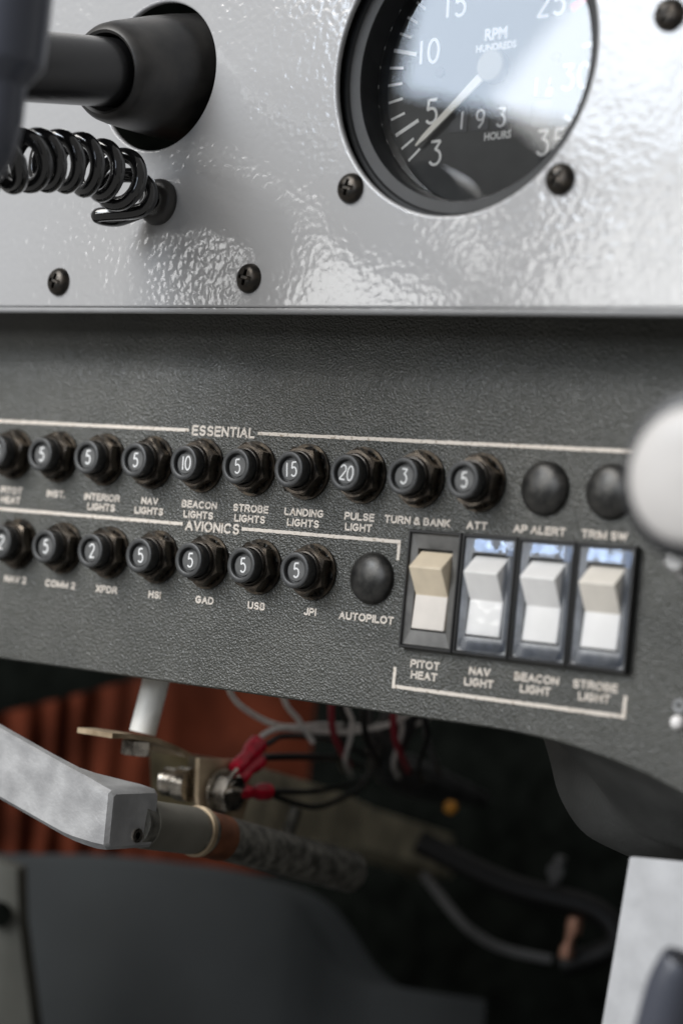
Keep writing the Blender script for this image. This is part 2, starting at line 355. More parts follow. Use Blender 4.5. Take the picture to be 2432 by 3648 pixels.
# ================================================================== light grey instrument panel
FY = -21.9
def panel_plate():
    c = bpy.data.curves.new('pp', 'CURVE'); c.dimensions = '2D'; c.fill_mode = 'BOTH'
    c.extrude = .25; c.bevel_depth = .75; c.bevel_resolution = 6
    def spl(pts):
        s = c.splines.new('POLY'); s.points.add(len(pts) - 1); s.use_cyclic_u = True
        for q, p in zip(s.points, pts): q.co = (p[0], p[1], 0, 1)
    b = .75
    spl([(-60 + b, 79.6 + b), (330 - b, 79.6 + b), (330 - b, 270 - b), (-60 + b, 270 - b)])
    def circ(x, z, r): spl([(x + (r + b) * math.cos(2 * math.pi * i / 128), z + (r + b) * math.sin(2 * math.pi * i / 128)) for i in range(128)])
    circ(168.5, 142.8, 39.7); circ(65, 145, 21)
    o = bpy.data.objects.new('pp', c); col.objects.link(o)
    dg = bpy.context.evaluated_depsgraph_get(); me = bpy.data.meshes.new_from_object(o.evaluated_get(dg))
    for v in me.vertices: v.co = (v.co.x * MM, (FY + 1.0 - v.co.z) * MM, v.co.y * MM)
    bpy.data.objects.remove(o); bpy.data.curves.remove(c)
    me.materials.clear(); me.materials.append(M['white'])
    for p in me.polygons: p.use_smooth = False
    return me
ip = tag(link('instrument_panel', panel_plate()), 'glossy light grey instrument panel with orange-peel paint above the charcoal switch panel', 'panel')
rows = [[(x, FY + .02, z) for x in (-60, 330)] for z in (79.4, 81.2)][::-1]
rows = [[(x, y, z) for x in (-60, 330)] for y, z in
        [(FY + .05, 79.5)] + [(FY + .05 + 1.3 - 1.3 * math.cos(a), 79.3 - 1.3 * math.sin(a)) for a in [R(90 * i / 14) for i in range(1, 15)]] + [(FY + 1.8, 78.05), (FY + 2.2, 79), (FY + 2.2, 84)]]
lipv = loft(rows)
obj('bottom_lip', *lipv, 'white', parent=ip, smooth=30)

# ================================================================== charcoal switch panel
def zb(x):  # lower edge
    if x < 178: return -24.3
    t = x - 178
    return -24.3 - .0020 * t * t - .00001 * t ** 3 if t < 90 else -24.3 - .0020 * 8100 - .00001 * 729000 - (t - 90) * .6
xs = [-60 + i * 5 for i in range(79)]
def back(z):
    t = min(1, max(0, (z - 61) / 17)); return 3.5 * t * t * (3 - 2 * t)
zt = [56, 59, 61, 63, 65, 67, 69, 71, 73, 75, 77, 79, 84, 90]
rows = [[(x, 0, zb(x)) for x in xs]] + [[(x, back(z), z) for x in xs] for z in zt]
front = loft(rows)
rows2 = [[(x, y + 2.2, z) for x, y, z in r] for r in rows]
lower = loft([[(x, 2.2, zb(x)) for x in xs], [(x, 1.7, zb(x) - .45) for x in xs], [(x, .5, zb(x) - .45) for x in xs], [(x, 0, zb(x)) for x in xs]])
sp = obj('switch_panel', *join(front, loft(rows2), lower), 'dark', smooth=40)
tag(sp, 'charcoal wrinkle-painted switch panel with printed lettering, below the light grey panel', 'panel')
PY = -.12
ROW1 = [('5', ['PITOT', 'HEAT']), ('5', ['INST.']), ('5', ['INTERIOR', 'LIGHTS']), ('5', ['NAV', 'LIGHTS']), ('10', ['BEACON', 'LIGHTS']), ('5', ['STROBE', 'LIGHTS']),
        ('15', ['LANDING', 'LIGHTS']), ('20', ['PULSE', 'LIGHT']), ('3', ['TURN & BANK']), ('5', ['ATT']), (None, ['AP ALERT']), (None, ['TRIM SW'])]
ROW2 = [('2', ['NAV 2']), ('5', ['COMM 2']), ('2', ['XPDR']), ('5', ['HSI']), ('5', ['GAD']), ('5', ['USB']), ('5', ['JPI']), (None, ['AUTOPILOT'])]
PITCH = 19.05
def lettering(lines, cx, cz, h=2.15, dz=2.9, width=None, stroke=.48):
    return obj('lettering', *join(*[print_vf(q, cx, cz - i * dz, h, PY, stroke, width if width else None) for i, q in enumerate(lines)]), 'print', parent=sp, smooth=60)
for k, (n, t) in enumerate(ROW1): lettering(t, k * PITCH, 26.4)
for k, (n, t) in enumerate(ROW2): lettering(t, 5.35 + k * PITCH, -.4)
lettering(['ESSENTIAL'], 82.5, 47.5, 3.0, width=23.4, stroke=.6)
lettering(['AVIONICS'], 81.8, 20.3, 3.0, width=20.2, stroke=.6)
SWX = [160.1, 177.3, 194.5, 211.7]
for x, t in zip(SWX, (['PITOT', 'HEAT'], ['NAV', 'LIGHT'], ['BEACON', 'LIGHT'], ['STROBE', 'LIGHT'])): lettering(t, x - .9, -10.9)
def pline(*pts, wd=.95):
    """printed line with slightly uneven edges"""
    parts = []
    for (x0, z0), (x1, z1) in zip(pts[:-1], pts[1:]):
        L = math.hypot(x1 - x0, z1 - z0); n = max(2, int(L / .7)); ux, uz = (x1 - x0) / L, (z1 - z0) / L; ends = wd / 2 if len(pts) > 2 else 0
        a, b = [], []
        for i in range(n + 1):
            t = i / n; e = wd / 2 * (1 + .16 * random.uniform(-1, 1)); e2 = wd / 2 * (1 + .16 * random.uniform(-1, 1))
            s = t * L + (-ends if i == 0 and (x0, z0) != pts[0] else 0)
            x, z = x0 + ux * s, z0 + uz * s
            a.append((x - uz * e, PY, z + ux * e)); b.append((x + uz * e2, PY, z - ux * e2))
        parts.append(loft([a, b])); PYs = None
    # keep joined strokes from sharing a plane
    out = []
    for i, (v, f) in enumerate(parts): out.append(([(p[0], p[1] - .02 * i, p[2]) for p in v], f))
    obj('printed_line', *join(*out), 'print', parent=sp)
pline((-58, 47.5), (69.6, 47.5)); pline((95.3, 47.5), (224, 47.5))
pline((-58, 20.6), (70.6, 20.6)); pline((92.7, 20.6), (147.3, 20.6), (147.3, 15.7))
pline((149.7, -12.4), (149.7, -17.5), (219.6, -17.5), (219.6, -12.4))
# ------------------------------------------------------------------ circuit breakers
def hexnut(af=12.4, h=3.2, hole=5.5, rc=6.35, n=96):
    v, f = [], []
    for i in range(n):
        a = 2 * math.pi * i / n; rh = af / 2 / math.cos((a % (math.pi / 3)) - math.pi / 6)
        ch = max(0, rh - rc) * .62
        for r, y in ((hole, 0), (rh, 0), (rh, h - ch), (min(rh, rc), h), (hole, h)): v.append((r * math.cos(a), -y, r * math.sin(a)))
    for i in range(n):
        j = (i + 1) % n
        for k in range(5): f.append((i * 5 + k, j * 5 + k, j * 5 + (k + 1) % 5, i * 5 + (k + 1) % 5))
    return v, f
def mk(name, vf, mat, smooth=None):
    me = obj(name, *vf, mat, smooth=smooth); d = me.data; bpy.data.objects.remove(me); return d
teeth = []
for i in range(14):
    m = Matrix.Rotation(2 * math.pi * i / 14, 4, 'Y') @ Matrix.Translation((6.1, -.75, 0)) @ Matrix.Rotation(R(28), 4, 'X')
    teeth.append(xform(box(-.85, .75, -.2, .2, -.7, .7), m))
ME_washer = mk('lock_washer', join(ringloop([(6.75, .1), (7.7, .1), (7.7, .75), (6.75, .75)], 64), *teeth), 'washer', 30)
ME_nut = mk('hex_nut', xform(hexnut(), Matrix.Translation((0, -1.15, 0))), 'nut', 25)
ME_bush = mk('bushing', ringloop([(5.5, .2), (5.5, 5.0), (5.35, 5.3), (5.0, 5.35), (4.75, 5.1), (4.75, .2)], 48), 'bushing', 30)
ME_button = mk('button', lathe([(4.5, 1), (4.5, 7.0), (4.85, 7.2), (4.95, 7.45), (4.95, 8.2), (4.8, 8.5), (4.55, 8.62), (3.75, 8.62), (3.55, 8.5), (3.5, 8.3), (3.45, 7.2)], 56), 'cap', 35)
def label_disc():
    v, f = lathe([(2.95, 7.1), (2.95, 7.5), (2.85, 7.56)], 40); out = []
    for x, y, z in v:
        out.append((x, y, min(z, 2.55) if z > 0 else z))   # flat cut at the top edge
    return out, f
ME_disc = mk('label_disc', label_disc(), 'capd', 30)
ME_num = {}
def breaker(num, x, z, label):
    t = thing('circuit_breaker', label, 'circuit breaker', (x, 0, z), 'push-pull circuit breakers in two rows')
    a = link('lock_washer', ME_washer, t); a.rotation_euler.y = random.random() * 6
    a = link('hex_nut', ME_nut, t); a.rotation_euler.y = random.random() * 6; a.location = (random.uniform(-.2, .2) * MM, 0, random.uniform(-.2, .2) * MM)
    link('bushing', ME_bush, t)
    b = link('button', ME_button, t); b.rotation_euler.y = R(random.uniform(-6, 6)); b.location.y = random.uniform(-.25, .25) * MM
    link('label_disc', ME_disc, b)
    if num not in ME_num: ME_num[num] = mk('numeral', figures(num, 0, 0, 3.8, -7.6, .46, wide=.86, gap=.74 if num != '10' else .56), 'num', 40)
    link('numeral', ME_num[num], b)
for k, (n, t) in enumerate(ROW1):
    if n: breaker(n, k * PITCH, 37.6, 'black circuit breaker numbered %s above the %s lettering in the upper row' % (n, ' '.join(t)))
for k, (n, t) in enumerate(ROW2):
    if n: breaker(n, 5.35 + k * PITCH, 10.5, 'black circuit breaker numbered %s above the %s lettering in the lower row' % (n, ' '.join(t)))
# ------------------------------------------------------------------ hole plugs
ME_dome = mk('hole_plug', lathe([(6.6, -1), (7.0, .1), (7.0, .35)] + [(7.0 * math.cos(R(a)) ** .9, .35 + 2.9 * math.sin(R(a))) for a in range(8, 90, 8)] + [(.05, 3.25)], 56), 'dome', 60)
for x, z, l in ((139.6, 10.3, 'black domed hole plug above the AUTOPILOT lettering'), (191.2, 37.1, 'black domed hole plug above the AP ALERT lettering'), (210.4, 37.3, 'black domed hole plug above the TRIM SW lettering, half hidden by the ivory knob')):
    tag(link('hole_plug', ME_dome, None, (x, 0, z)), l, 'hole plug', 'domed hole plugs')
# ------------------------------------------------------------------ rocker switches
def rect(hx, hz, y, cz=0): return [(-hx, y, -hz + cz), (hx, y, -hz + cz), (hx, y, hz + cz), (-hx, y, hz + cz)]
def rectloft(loops, cap=True):
    v, f = [], []
    for l in loops: v += l
    for j in range(len(loops) - 1):
        for i in range(4): f.append((j * 4 + i, j * 4 + (i + 1) % 4, (j + 1) * 4 + (i + 1) % 4, (j + 1) * 4 + i))
    if cap: k = (len(loops) - 1) * 4; f.append((k, k + 1, k + 2, k + 3))
    return v, f
def rocker_vf():
    pr = [(-1.95, -10.3), (-1.35, -1.3), (-5.6, 5.75), (-.5, 10.1), (3, 9.6), (3, -10.2)]
    n = len(pr); v = [(x, y, z) for x in (-5.2, 5.2) for y, z in pr]
    f = [tuple(range(n)), tuple(range(n, 2 * n))] + [(i, (i + 1) % n, n + (i + 1) % n, n + i) for i in range(n)]
    return bevelled((v, f), .32, 3)
def film_vf(seed, over_rocker=False):
    v, f, idx = [], [], {}
    nx, nz = 26, 46
    def vid(i, j):
        if (i, j) not in idx:
            x, z = -7.3 + 14.6 * i / nx, -14.3 + 28.6 * j / nz
            n = noise.noise(Vector((x * .16 + seed, z * .13, seed))) + .35 * noise.noise(Vector((x * .33, z * .3 + seed, 3)))
            idx[i, j] = len(v)
            v.append((x, -2.75 - .22 * n + .20 * max(0, abs(z) - 10.9) + .24 * max(0, abs(x) - 5.3), z))
        return idx[i, j]
    for i in range(nx):
        for j in range(nz):
            x, z = -7.3 + 14.6 * (i + .5) / nx, -14.3 + 28.6 * (j + .5) / nz
            if abs(x) < 5.7 and abs(z) < 11.2: continue
            f.append((vid(i, j), vid(i + 1, j), vid(i + 1, j + 1), vid(i, j + 1)))
    return v, f
SWL = ['tan yellowed rocker switch in a dull black bezel above the PITOT HEAT lettering', 'white rocker switch with crinkled clear film over it above NAV LIGHT lettering',
       'white rocker switch with sky-coloured clear film on its bezel above BEACON LIGHT lettering', 'cream-white rocker switch at the right end of the row above STROBE LIGHT lettering']
for i, x in enumerate(SWX):
    t = thing('rocker_switch', SWL[i], 'switch', (x, 0, 8.6), 'row of four rocker switches')
    obj('rim', *rectloft([rect(8.5, 15.6, .4), rect(8.5, 15.6, -2.1), rect(8.25, 15.35, -2.5), rect(7.85, 14.9, -2.5), rect(7.5, 14.5, -1.9)], False), 'srim', t)
    obj('bezel', *rectloft([rect(7.5, 14.5, -1.9), rect(7.2, 14.2, -1.75), rect(5.55, 10.75, -1.45), rect(5.5, 10.7, 3), rect(.1, .1, 3)], True), 'sbez' if i == 0 else 'fbez', t)
    v, f = rocker_vf(); fm = []
    for q in f:
        z = sum(v[k][2] for k in q) / len(q); fm.append(0 if z > -1.4 else 1)
    ms = [('tan', 'pale'), ('white_r2', 'white_r'), ('white_r2', 'white_r'), ('cream', 'white_r')][i]
    obj('rocker', v, f, None, t, smooth=40, mats=ms, fm=fm)
    if i:
        fo = obj('protective_film', *film_vf(i * 5.3), 'film', t, smooth=60)
        if i == 1:
            rows = []
            for j in range(16):
                z = -9.6 + 8.2 * j / 15
                rows.append([(-4.9 + 9.8 * q / 11, -2.2 - .07 * noise.noise(Vector((q * .3, j * .22, 9))) + .6 * (j / 15), z) for q in range(12)])
            obj('film_flap', *loft(rows), 'flap', t, smooth=60)
# ------------------------------------------------------------------ eyelet and bead at the right edge
tag(obj('eyelet', *ringloop([(.7, 0), (1.75, 0), (1.75, .25), (1.5, .4), (.9, .4), (.7, .25)], 32), 'fbez', loc=(234.6, 0, -13.2), smooth=30), 'small grey ring eyelet in the switch panel beside the right frame edge', 'eyelet')
tag(obj('indicator_bead', *lathe([(1.75, -1), (1.75, .4), (1.5, .9), (.9, 1.3), (.05, 1.45)], 32), 'led', loc=(234.4, 0, -17.2), smooth=50), 'small round white bead below the grey eyelet on the switch panel', 'bead')
# ------------------------------------------------------------------ ivory push-pull knob in the foreground
t = thing('push_pull_control', 'big round ivory knob with black rim standing out from the right edge', 'control', (283, 0, 36.6))
obj('knob_rim', *lathe([(3.5, 78), (10, 78), (16.4, 81), (17.6, 85), (17.3, 89), (16.0, 91.4), (13.9, 91.9)], 64), 'knobb', t, smooth=35)
obj('knob_face', *lathe([(13.85, 91), (13.8, 92.4), (13.2, 93.4), (11.5, 94.1), (6, 94.6), (.05, 94.8)], 64, cap0=True), 'knobw', t, smooth=40)
obj('shaft', *lathe([(3.2, 4), (3.2, 78.5)], 32), 'chrome', t, smooth=40)
obj('collar', *lathe([(8, -1), (8, 3), (6, 5), (4, 5.5)], 40), 'chrome', t, smooth=30)
tag(obj('metal_bush', *lathe([(6.4, -1), (6.4, 2), (5.8, 3.2), (3.5, 4), (3.2, 12), (2.4, 12.6)], 40), 'chrome', loc=(236.5, 0, 21.6), smooth=30), 'small bright metal collar peeping out under the ivory knob', 'bush')
# ------------------------------------------------------------------ panel screws
def screw_head(r=4.1, h=2.3, n=72, rings=26):
    v, f = [(0, -(h - 1.35), 0)], []
    for j in range(1, rings + 1):
        q = j / rings
        for i in range(n):
            a = 2 * math.pi * i / n; x, z = r * q * math.cos(a), r * q * math.sin(a)
            y = h * (1 - q ** 2.6) ** .5 if q < 1 else 0
            y = max(y, 0)
            wd = .48; rc = 2.15; ax, az = abs(x), abs(z)
            inside = (ax < wd and az < rc) or (az < wd and ax < rc)
            if inside: y = min(y, h - 1.35 + .45 * max(ax, az) / rc)
            v.append((x, -y, z))
    for i in range(n): f.append((0, 1 + i, 1 + (i + 1) % n))
    for j in range(rings - 1):
        for i in range(n): f.append((1 + j * n + i, 1 + j * n + (i + 1) % n, 1 + (j + 1) * n + (i + 1) % n, 1 + (j + 1) * n + i))
    return v, f
ME_screw = mk('panel_screw', screw_head(), 'screw', 40)
for x, z, a, l in ((137.2, 111.0, 8, 'black cross-head screw at the lower left of the tachometer'), (201.3, 111.3, 40, 'black cross-head screw at the lower right of the tachometer'),
                   (227.6, 149.6, 20, 'brown-black screw in the upper right corner of the grey panel'), (33.9, 86.9, 12, 'black screw by the panel edge below the coiled cord'), (105.5, 87.5, 10, 'black screw at the panel edge between coiled cord and tachometer')):
    o = tag(link('panel_screw', ME_screw, None, (x, FY, z)), l, 'screw', 'cross-head panel screws'); o.rotation_euler.y = R(a)
# ================================================================== tachometer
TX, TZ = 168.5, 142.8
t = thing('tachometer', 'round black tachometer dial with cream needle set in the light grey panel', 'gauge', (TX, 0, TZ))
def ty(out): return out   # heights are measured from y=0 towards the viewer
obj('bezel', *ringloop([(46, 12), (46, 17.6), (40.6, 17.6), (40.0, 18.3), (38.9, 18.3), (38.3, 17.7), (35.3, 17.3), (34.9, 16.6), (34.3, 10.0), (34.3, 5), (44, 5)], 128), 'bezel', t, smooth=30)
obj('dial', *lathe([(35.5, 2), (35.5, 6.4)], 96), 'dial', t)
DC = (0, 1.6); DY = -6.52
def tick(ang, r0, r1, wd):
    c, s = math.cos(R(ang)), math.sin(R(ang))
    return [(DC[0] + r * c - k * wd / 2 * s, DY, DC[1] + r * s + k * wd / 2 * c) for r, k in ((r0, -1), (r1, -1), (r1, 1), (r0, 1))], [(0, 1, 2, 3)]
for nn in range(3, 36):
    ang = 168.5 - 8 * (nn - 10) - (1.6 if nn == 3 else .7 if nn == 4 else 0); major = nn % 5 == 0
    if nn == 27: continue
    obj('tick_mark', *tick(ang, 26.2 if major else 29.6, 34.2, 1.05 if major else .72), 'lume', t)
obj('red_line', *tick(32.5, 25.5, 34.2, 1.9), 'red', t)
for s, x, z in (('5', -19.0, -8.8), ('3', -16.6, -19.9), ('10', -22.2, 7.3), ('15', -14.9, 19.2), ('25', 15.3, 17.2), ('20', 1, 24), ('30', 24.7, -2.1), ('35', 19.0, -18.5)):
    obj('numeral', *figures(s, x, z, 6.2, DY, .78, wide=1.0 if len(s) == 1 else .92, gap=.84 if '1' not in s else .70, rot=R(3)), 'lume', t)
for s, x, z, h in (('RPM', -.8, 10.6, 2.9), ('HUNDREDS', -.4, 7.2, 1.8), ('HOURS', 2.6, -16.1, 1.9)):
    obj('lettering', *text_vf(s, x, z, h, DY, bold=.03, xs=.9, rot=R(3)), 'lume', t)
obj('fraction_mark', *join(figures('1', 13.0, -4.0, 4.4, DY, .7), figures('1', 16.9, -2.9, 1.8, DY, .45), figures('10', 16.9, -5.7, 1.9, DY, .4, gap=.6), text_vf('-', 16.9, -4.2, 1.6, DY)), 'lume', t)
for i, (s, x) in enumerate((('1', -9.9), ('9', -3.2), ('3', 3.3), (None, 9.8), (None, 15.6))):
    z = -11.4 + .1 * i
    d = obj('counter_drum', *box(x - 2.7, x + 2.7, -6.62, -6.3, z - 3.3, z + 3.3), 'drum' if i < 4 else 'wiregrey', t)
    if s: obj('numeral', *figures(s, x + 1.0 * (i == 0), z - .3, 4.6, -6.7, .6, wide=.95), 'num', d)
nd = Vector((-22.9, 0, -19.2)); ndir = (nd - Vector((DC[0], 0, DC[1]))).normalized(); npn = Vector((-ndir.z, 0, ndir.x))
pts = [Vector((DC[0], 0, DC[1])) + ndir * a + npn * b for a, b in ((3.2, -1.25), (26, -.75), (29.4, -.25), (29.4, .25), (26, .75), (3.2, 1.25))]
obj('needle', [(p.x, -8.6, p.z) for p in pts] + [(p.x, -8.2, p.z) for p in pts], [tuple(range(6)), tuple(range(6, 12))] + [(i, (i + 1) % 6, 6 + (i + 1) % 6, 6 + i) for i in range(6)], 'needle', t)
obj('hub', *lathe([(4.2, 6.4), (4.2, 8.8), (3.8, 9.3), (.05, 9.4)], 40, DC[0], DC[1]), 'hubp', t, smooth=35)
for x, z in ((-17.4, 1.4), (18.2, 3.2)): obj('dial_screw', *lathe([(1.5, 6.3), (1.4, 7.0), (.9, 7.3), (.05, 7.4)], 24, x, z), 'dial', t, smooth=40)
obj('glass', *lathe([(34.2, 10.6), (34.2, 10.7)], 96, cap0=False), 'glass', t)
# ================================================================== control yoke, boot and coiled cord
AX0 = Vector((65, FY, 145)); AXD = Vector((.035, -.983, -.18)).normalized()
boot = tag(obj('shaft_boot', *xform(lathe([(18.5, -16), (17.6, -6), (16.6, 2), (15.4, 10), (14.3, 17), (13.5, 20.5), (12.5, 22.3), (11.4, 22.9), (10.6, 22.4), (10.3, 20.5), (10.3, 12)], 72), axis_to(AXD, AX0)), 'rubber', smooth=40),
           'flared black rubber boot around the control shaft in the round panel hole', 'boot')
t = thing('control_yoke', 'black control yoke shaft entering the grey panel, blurred grip at the frame edge', 'control yoke', (65, -130, 125))
def rel(vf): return [(x - 65, y + 130, z - 125) for x, y, z in vf[0]], vf[1]
obj('shaft', *rel(xform(lathe([(9.4, -30), (9.4, 98)], 64), axis_to(AXD, AX0))), 'shaft', t, smooth=40)
obj('hub', *rel(xform(lathe([(15, 96), (19, 99), (20, 112), (18, 118), (10, 121)], 48), axis_to(AXD, AX0))), 'yoke', t, smooth=40)
gp = spline([(72, -131, 122), (86, -133, 108), (100, -133, 98), (110, -132.5, 95), (116.5, -132, 98), (119.2, -132, 104), (119.6, -132, 110), (119.7, -132, 114), (119.8, -132, 119), (120, -132, 126), (120, -132, 138), (119, -132, 147)], 8)
obj('grip', *rel(tube(gp, [6.7 if i < 56 else 6.7 + 3.6 * min(1, (i - 56) / 8) for i in range(len(gp))], 24)), 'yoke', t, smooth=60)
# coiled cord
axis = spline([(36, -112, 93), (52, -97, 101), (66.0, -80.0, 108.5), (66.5, -66, 112.2), (67.5, -54, 113.8), (69.0, -44, 113.6), (69.5, -36.5, 111.8), (67.5, -31.5, 108.5)], 24)
ln = [0]
for a, b in zip(axis[:-1], axis[1:]): ln.append(ln[-1] + (b - a).length)
tot = ln[-1]; coil = []; N = 560
def at_len(s):
    for i in range(len(ln) - 1):
        if ln[i + 1] >= s: k = (s - ln[i]) / (ln[i + 1] - ln[i] + 1e-9); return axis[i].lerp(axis[i + 1], k), (axis[i + 1] - axis[i]).normalized()
    return axis[-1], (axis[-1] - axis[-2]).normalized()
pitch = 6.9; CR = 6.6
for i in range(N):
    s = tot * i / (N - 1); p, d = at_len(s)
    up = Vector((0, 0, 1)); up = (up - up.dot(d) * d).normalized(); sd = d.cross(up)
    a = 2 * math.pi * s / pitch + 1.0
    rr = CR * (1 + .05 * noise.noise(Vector((s * .15, 2, 1))))
    coil.append(p + rr * (math.cos(a) * up + math.sin(a) * sd))
last = coil[-1]
tail = spline([coil[-14], coil[-1], (60.0, -35, 103.4), (62.0, -30, 103.0), (66.0, -25, 106.0), (70.0, -19.5, 109.2)], 10)[10:]
cord = coil + tail[1:]
tag(obj('coiled_cord', *tube(cord, 2.1, 14), 'gloss', smooth=70), 'glossy black coiled cord plugged into the grey panel below the shaft boot', 'cord')
tag(obj('cord_grommet', *ringloop([(1.9, -1), (6.4, -.2), (6.6, .6), (6.3, 1.7), (5.2, 2.5), (3.4, 2.9), (2.3, 2.7), (1.9, 2)], 48), 'rubber', loc=(70.1, FY, 109.1), smooth=50), 'round black rubber grommet where the coiled cord enters the panel', 'grommet')
# ================================================================== under the panel: handle, tube, bracket, wiring
def handle_section(x, y0, y1, z0, z1, ch=2.2):
    return [(x, y0, z0 + ch), (x, y0, z1 - ch * .6), (x, y0 + ch * .8, z1), (x, y1 - ch, z1), (x, y1, z1 - ch), (x, y1, z0 + ch), (x, y1 - ch, z0), (x, y0 + ch, z0)]
secs = [handle_section(-40, -25, -20.5, -46, -23.6, 1), handle_section(-10, -25, -20.5, -53, -31.9, 1), handle_section(30, -25, -20.3, -62.3, -42.7, 1.2), handle_section(50, -25, -20, -67.3, -48, 1.3),
        handle_section(59, -25, -19, -69.6, -50.4, 1.4), handle_section(63, -25, -16.5, -70.4, -51.4, 1.6), handle_section(67, -25, -11.5, -70.9, -52.5, 1.8), handle_section(71, -25, -6.5, -71.2, -53.6, 1.8), handle_section(74.6, -24.6, -4.3, -71, -54.6, 1.5), handle_section(75.6, -23.4, -5.4, -70, -55.6, 1.2)]
v = [p for s in secs for p in s]; f = []
for j in range(len(secs) - 1):
    for i in range(8): f.append((j * 8 + i, j * 8 + (i + 1) % 8, (j + 1) * 8 + (i + 1) % 8, (j + 1) * 8 + i))
f += [tuple(range(8)), tuple(len(v) - 8 + i for i in range(8))]
t = thing('pull_handle', 'scratched cast aluminium pull handle in front of the bracket, lower left', 'handle', (40, -15, -70))
def relh(vf, o=(40, -15, -70)): return [(x - o[0], y - o[1], z - o[2]) for x, y, z in vf[0]], vf[1]
obj('handle_bar', *relh((v, f)), 'alu', t, smooth=35)
obj('set_screw', *relh(xform(ringloop([(1.0, 0), (2.0, 0), (2.0, .5), (1.0, .5)], 24), axis_to((1, 0, 0), (75.6, -12.5, -67.3)))), 'steel', t, smooth=30)
obj('set_screw_hole', *relh(xform(lathe([(1.6, .1), (1.6, .25)], 24), axis_to((1, 0, 0), (75.7, -12.5, -67.3)))), 'black', t)
tp = spline([(71, -10, -64.6), (70, 2, -66), (70, 18, -67.9), (70, 55, -75.5), (70, 96, -84)], 6)
obj('tube', *relh(tube(tp, 6.6, 32)), 'tube', t, smooth=50)
obj('collar', *relh(tube([(70.6, -5.2, -65.1), (70, 8, -66.7), (70, 17, -67.8)], 6.95, 32)), 'collar', t, smooth=50)
obj('rust_band', *relh(tube([(70, 22.5, -68.8), (70, 31, -70.6)], 6.85, 32)), 'rust', t, smooth=50)
# bracket strap
t = thing('mounting_bracket', 'tan plated sheet-metal bracket clamped on the handle tube', 'bracket', (52, 20, -67))
def relb(vf): return relh(vf, (52, 20, -67))
def strip(pts, x0, x1, th=1.5):
    """sheet strip: path in (y,z), spanning x0..x1"""
    P_ = [Vector((0, y, z)) for y, z in pts]; top, bot = [], []
    for i, p in enumerate(P_):
        d = (P_[min(i + 1, len(P_) - 1)] - P_[max(i - 1, 0)]).normalized(); n = Vector((0, -d.z, d.y))
        top.append(p + n * th / 2); bot.append(p - n * th / 2)
    v, f = [], []; n = len(P_)
    for a, b in zip(top, bot): v += [(x0, a.y, a.z), (x1, a.y, a.z), (x1, b.y, b.z), (x0, b.y, b.z)]
    for i in range(n - 1):
        for k in range(4): f.append((i * 4 + k, i * 4 + (k + 1) % 4, (i + 1) * 4 + (k + 1) % 4, (i + 1) * 4 + k))
    f += [(0, 1, 2, 3), tuple((n - 1) * 4 + k for k in range(4))]
    return v, f
obj('tab', *relb(strip([(-2, -42.2), (6, -42.4), (17, -43.6), (26, -46), (33, -48.4)], 39, 53)), 'brass', t, smooth=30)
# web: plate facing the viewer's right with a curved lower edge
wp = [(32.5, -48.6), (56, -49.4), (58, -60), (55, -70), (47, -73.5), (40, -71), (36, -67), (33.5, -60)]
obj('web', *relb(([(57.2, y, z) for y, z in wp] + [(55.6, y, z) for y, z in wp], [tuple(range(8)), tuple(range(8, 16))] + [(i, (i + 1) % 8, 8 + (i + 1) % 8, 8 + i) for i in range(8)])), 'brass', t, smooth=30)
obj('clamp_strap', *relb(xform(ringloop([(6.6, -.8), (7.5, -.8), (7.5, .8), (6.6, .8)], 48), axis_to((0, -1, .12), (70, 19.5, -68.2)))), 'brass', t, smooth=30)
def bolt(name, at, d, af, h, label, cat='bolt', shank=None, wash=None, group=None):
    parts = [hexnut(af, h, .05, af * .52, 48)]
    if wash: parts.append(xform(ringloop([(.5, -.1), (wash, -.1), (wash, -1.0), (.5, -1.0)], 40), Matrix.Identity(4)))
    tt = thing(name, label, cat, at, group)
    obj('head', *xform(parts[0], axis_to(d, (0, 0, 0))), 'steel', tt, smooth=25)
    if wash: obj('washer', *xform(ringloop([(.5, -.1), (wash, -.1), (wash, -1.1), (.5, -1.1)], 40), axis_to(d, (0, 0, 0))), 'steel', tt, smooth=30)
    if shank: obj('shank', *xform(lathe([(af * .3, -shank), (af * .3, -.2)], 24), axis_to(d, (0, 0, 0))), 'steel', tt, smooth=40)
    return tt
bolt('hex_bolt', (47.5, 15, -44.4), (0, 0, -1), 8.2, 4.2, 'small hex bolt head under the bracket tab', group='bracket bolts')
bolt('hex_bolt', (59.4, 42.5, -58.6), (1, 0, -.03), 10.2, 4.6, 'big bright hex bolt holding the wire terminals to the bracket', wash=7.0, shank=20, group='bracket bolts')
tag(obj('lock_nut', *xform(lathe([(5.2, 0), (5.2, 4.2), (4.6, 4.8), (4.4, 5.2), (4.4, 5.9), (4.1, 6.1), (4.4, 6.4), (4.4, 7.1), (4.1, 7.3), (4.4, 7.6), (4.4, 9.3), (3.5, 10.2)], 36), axis_to((-1, -.1, 0), (54, 33.5, -57.2))), 'steel', smooth=30), 'dull round lock nut on the bracket between the tab and handle tube', 'nut')
rp = [(45.6, 19.0, -42.4), (46.4, 21.9, -26.5), (48.5, 28, 8)]
tag(obj('support_rod', *tube(rp, 4.0, 32), 'rod', smooth=50), 'white painted support rod standing on the bracket tab under the panel edge', 'rod')
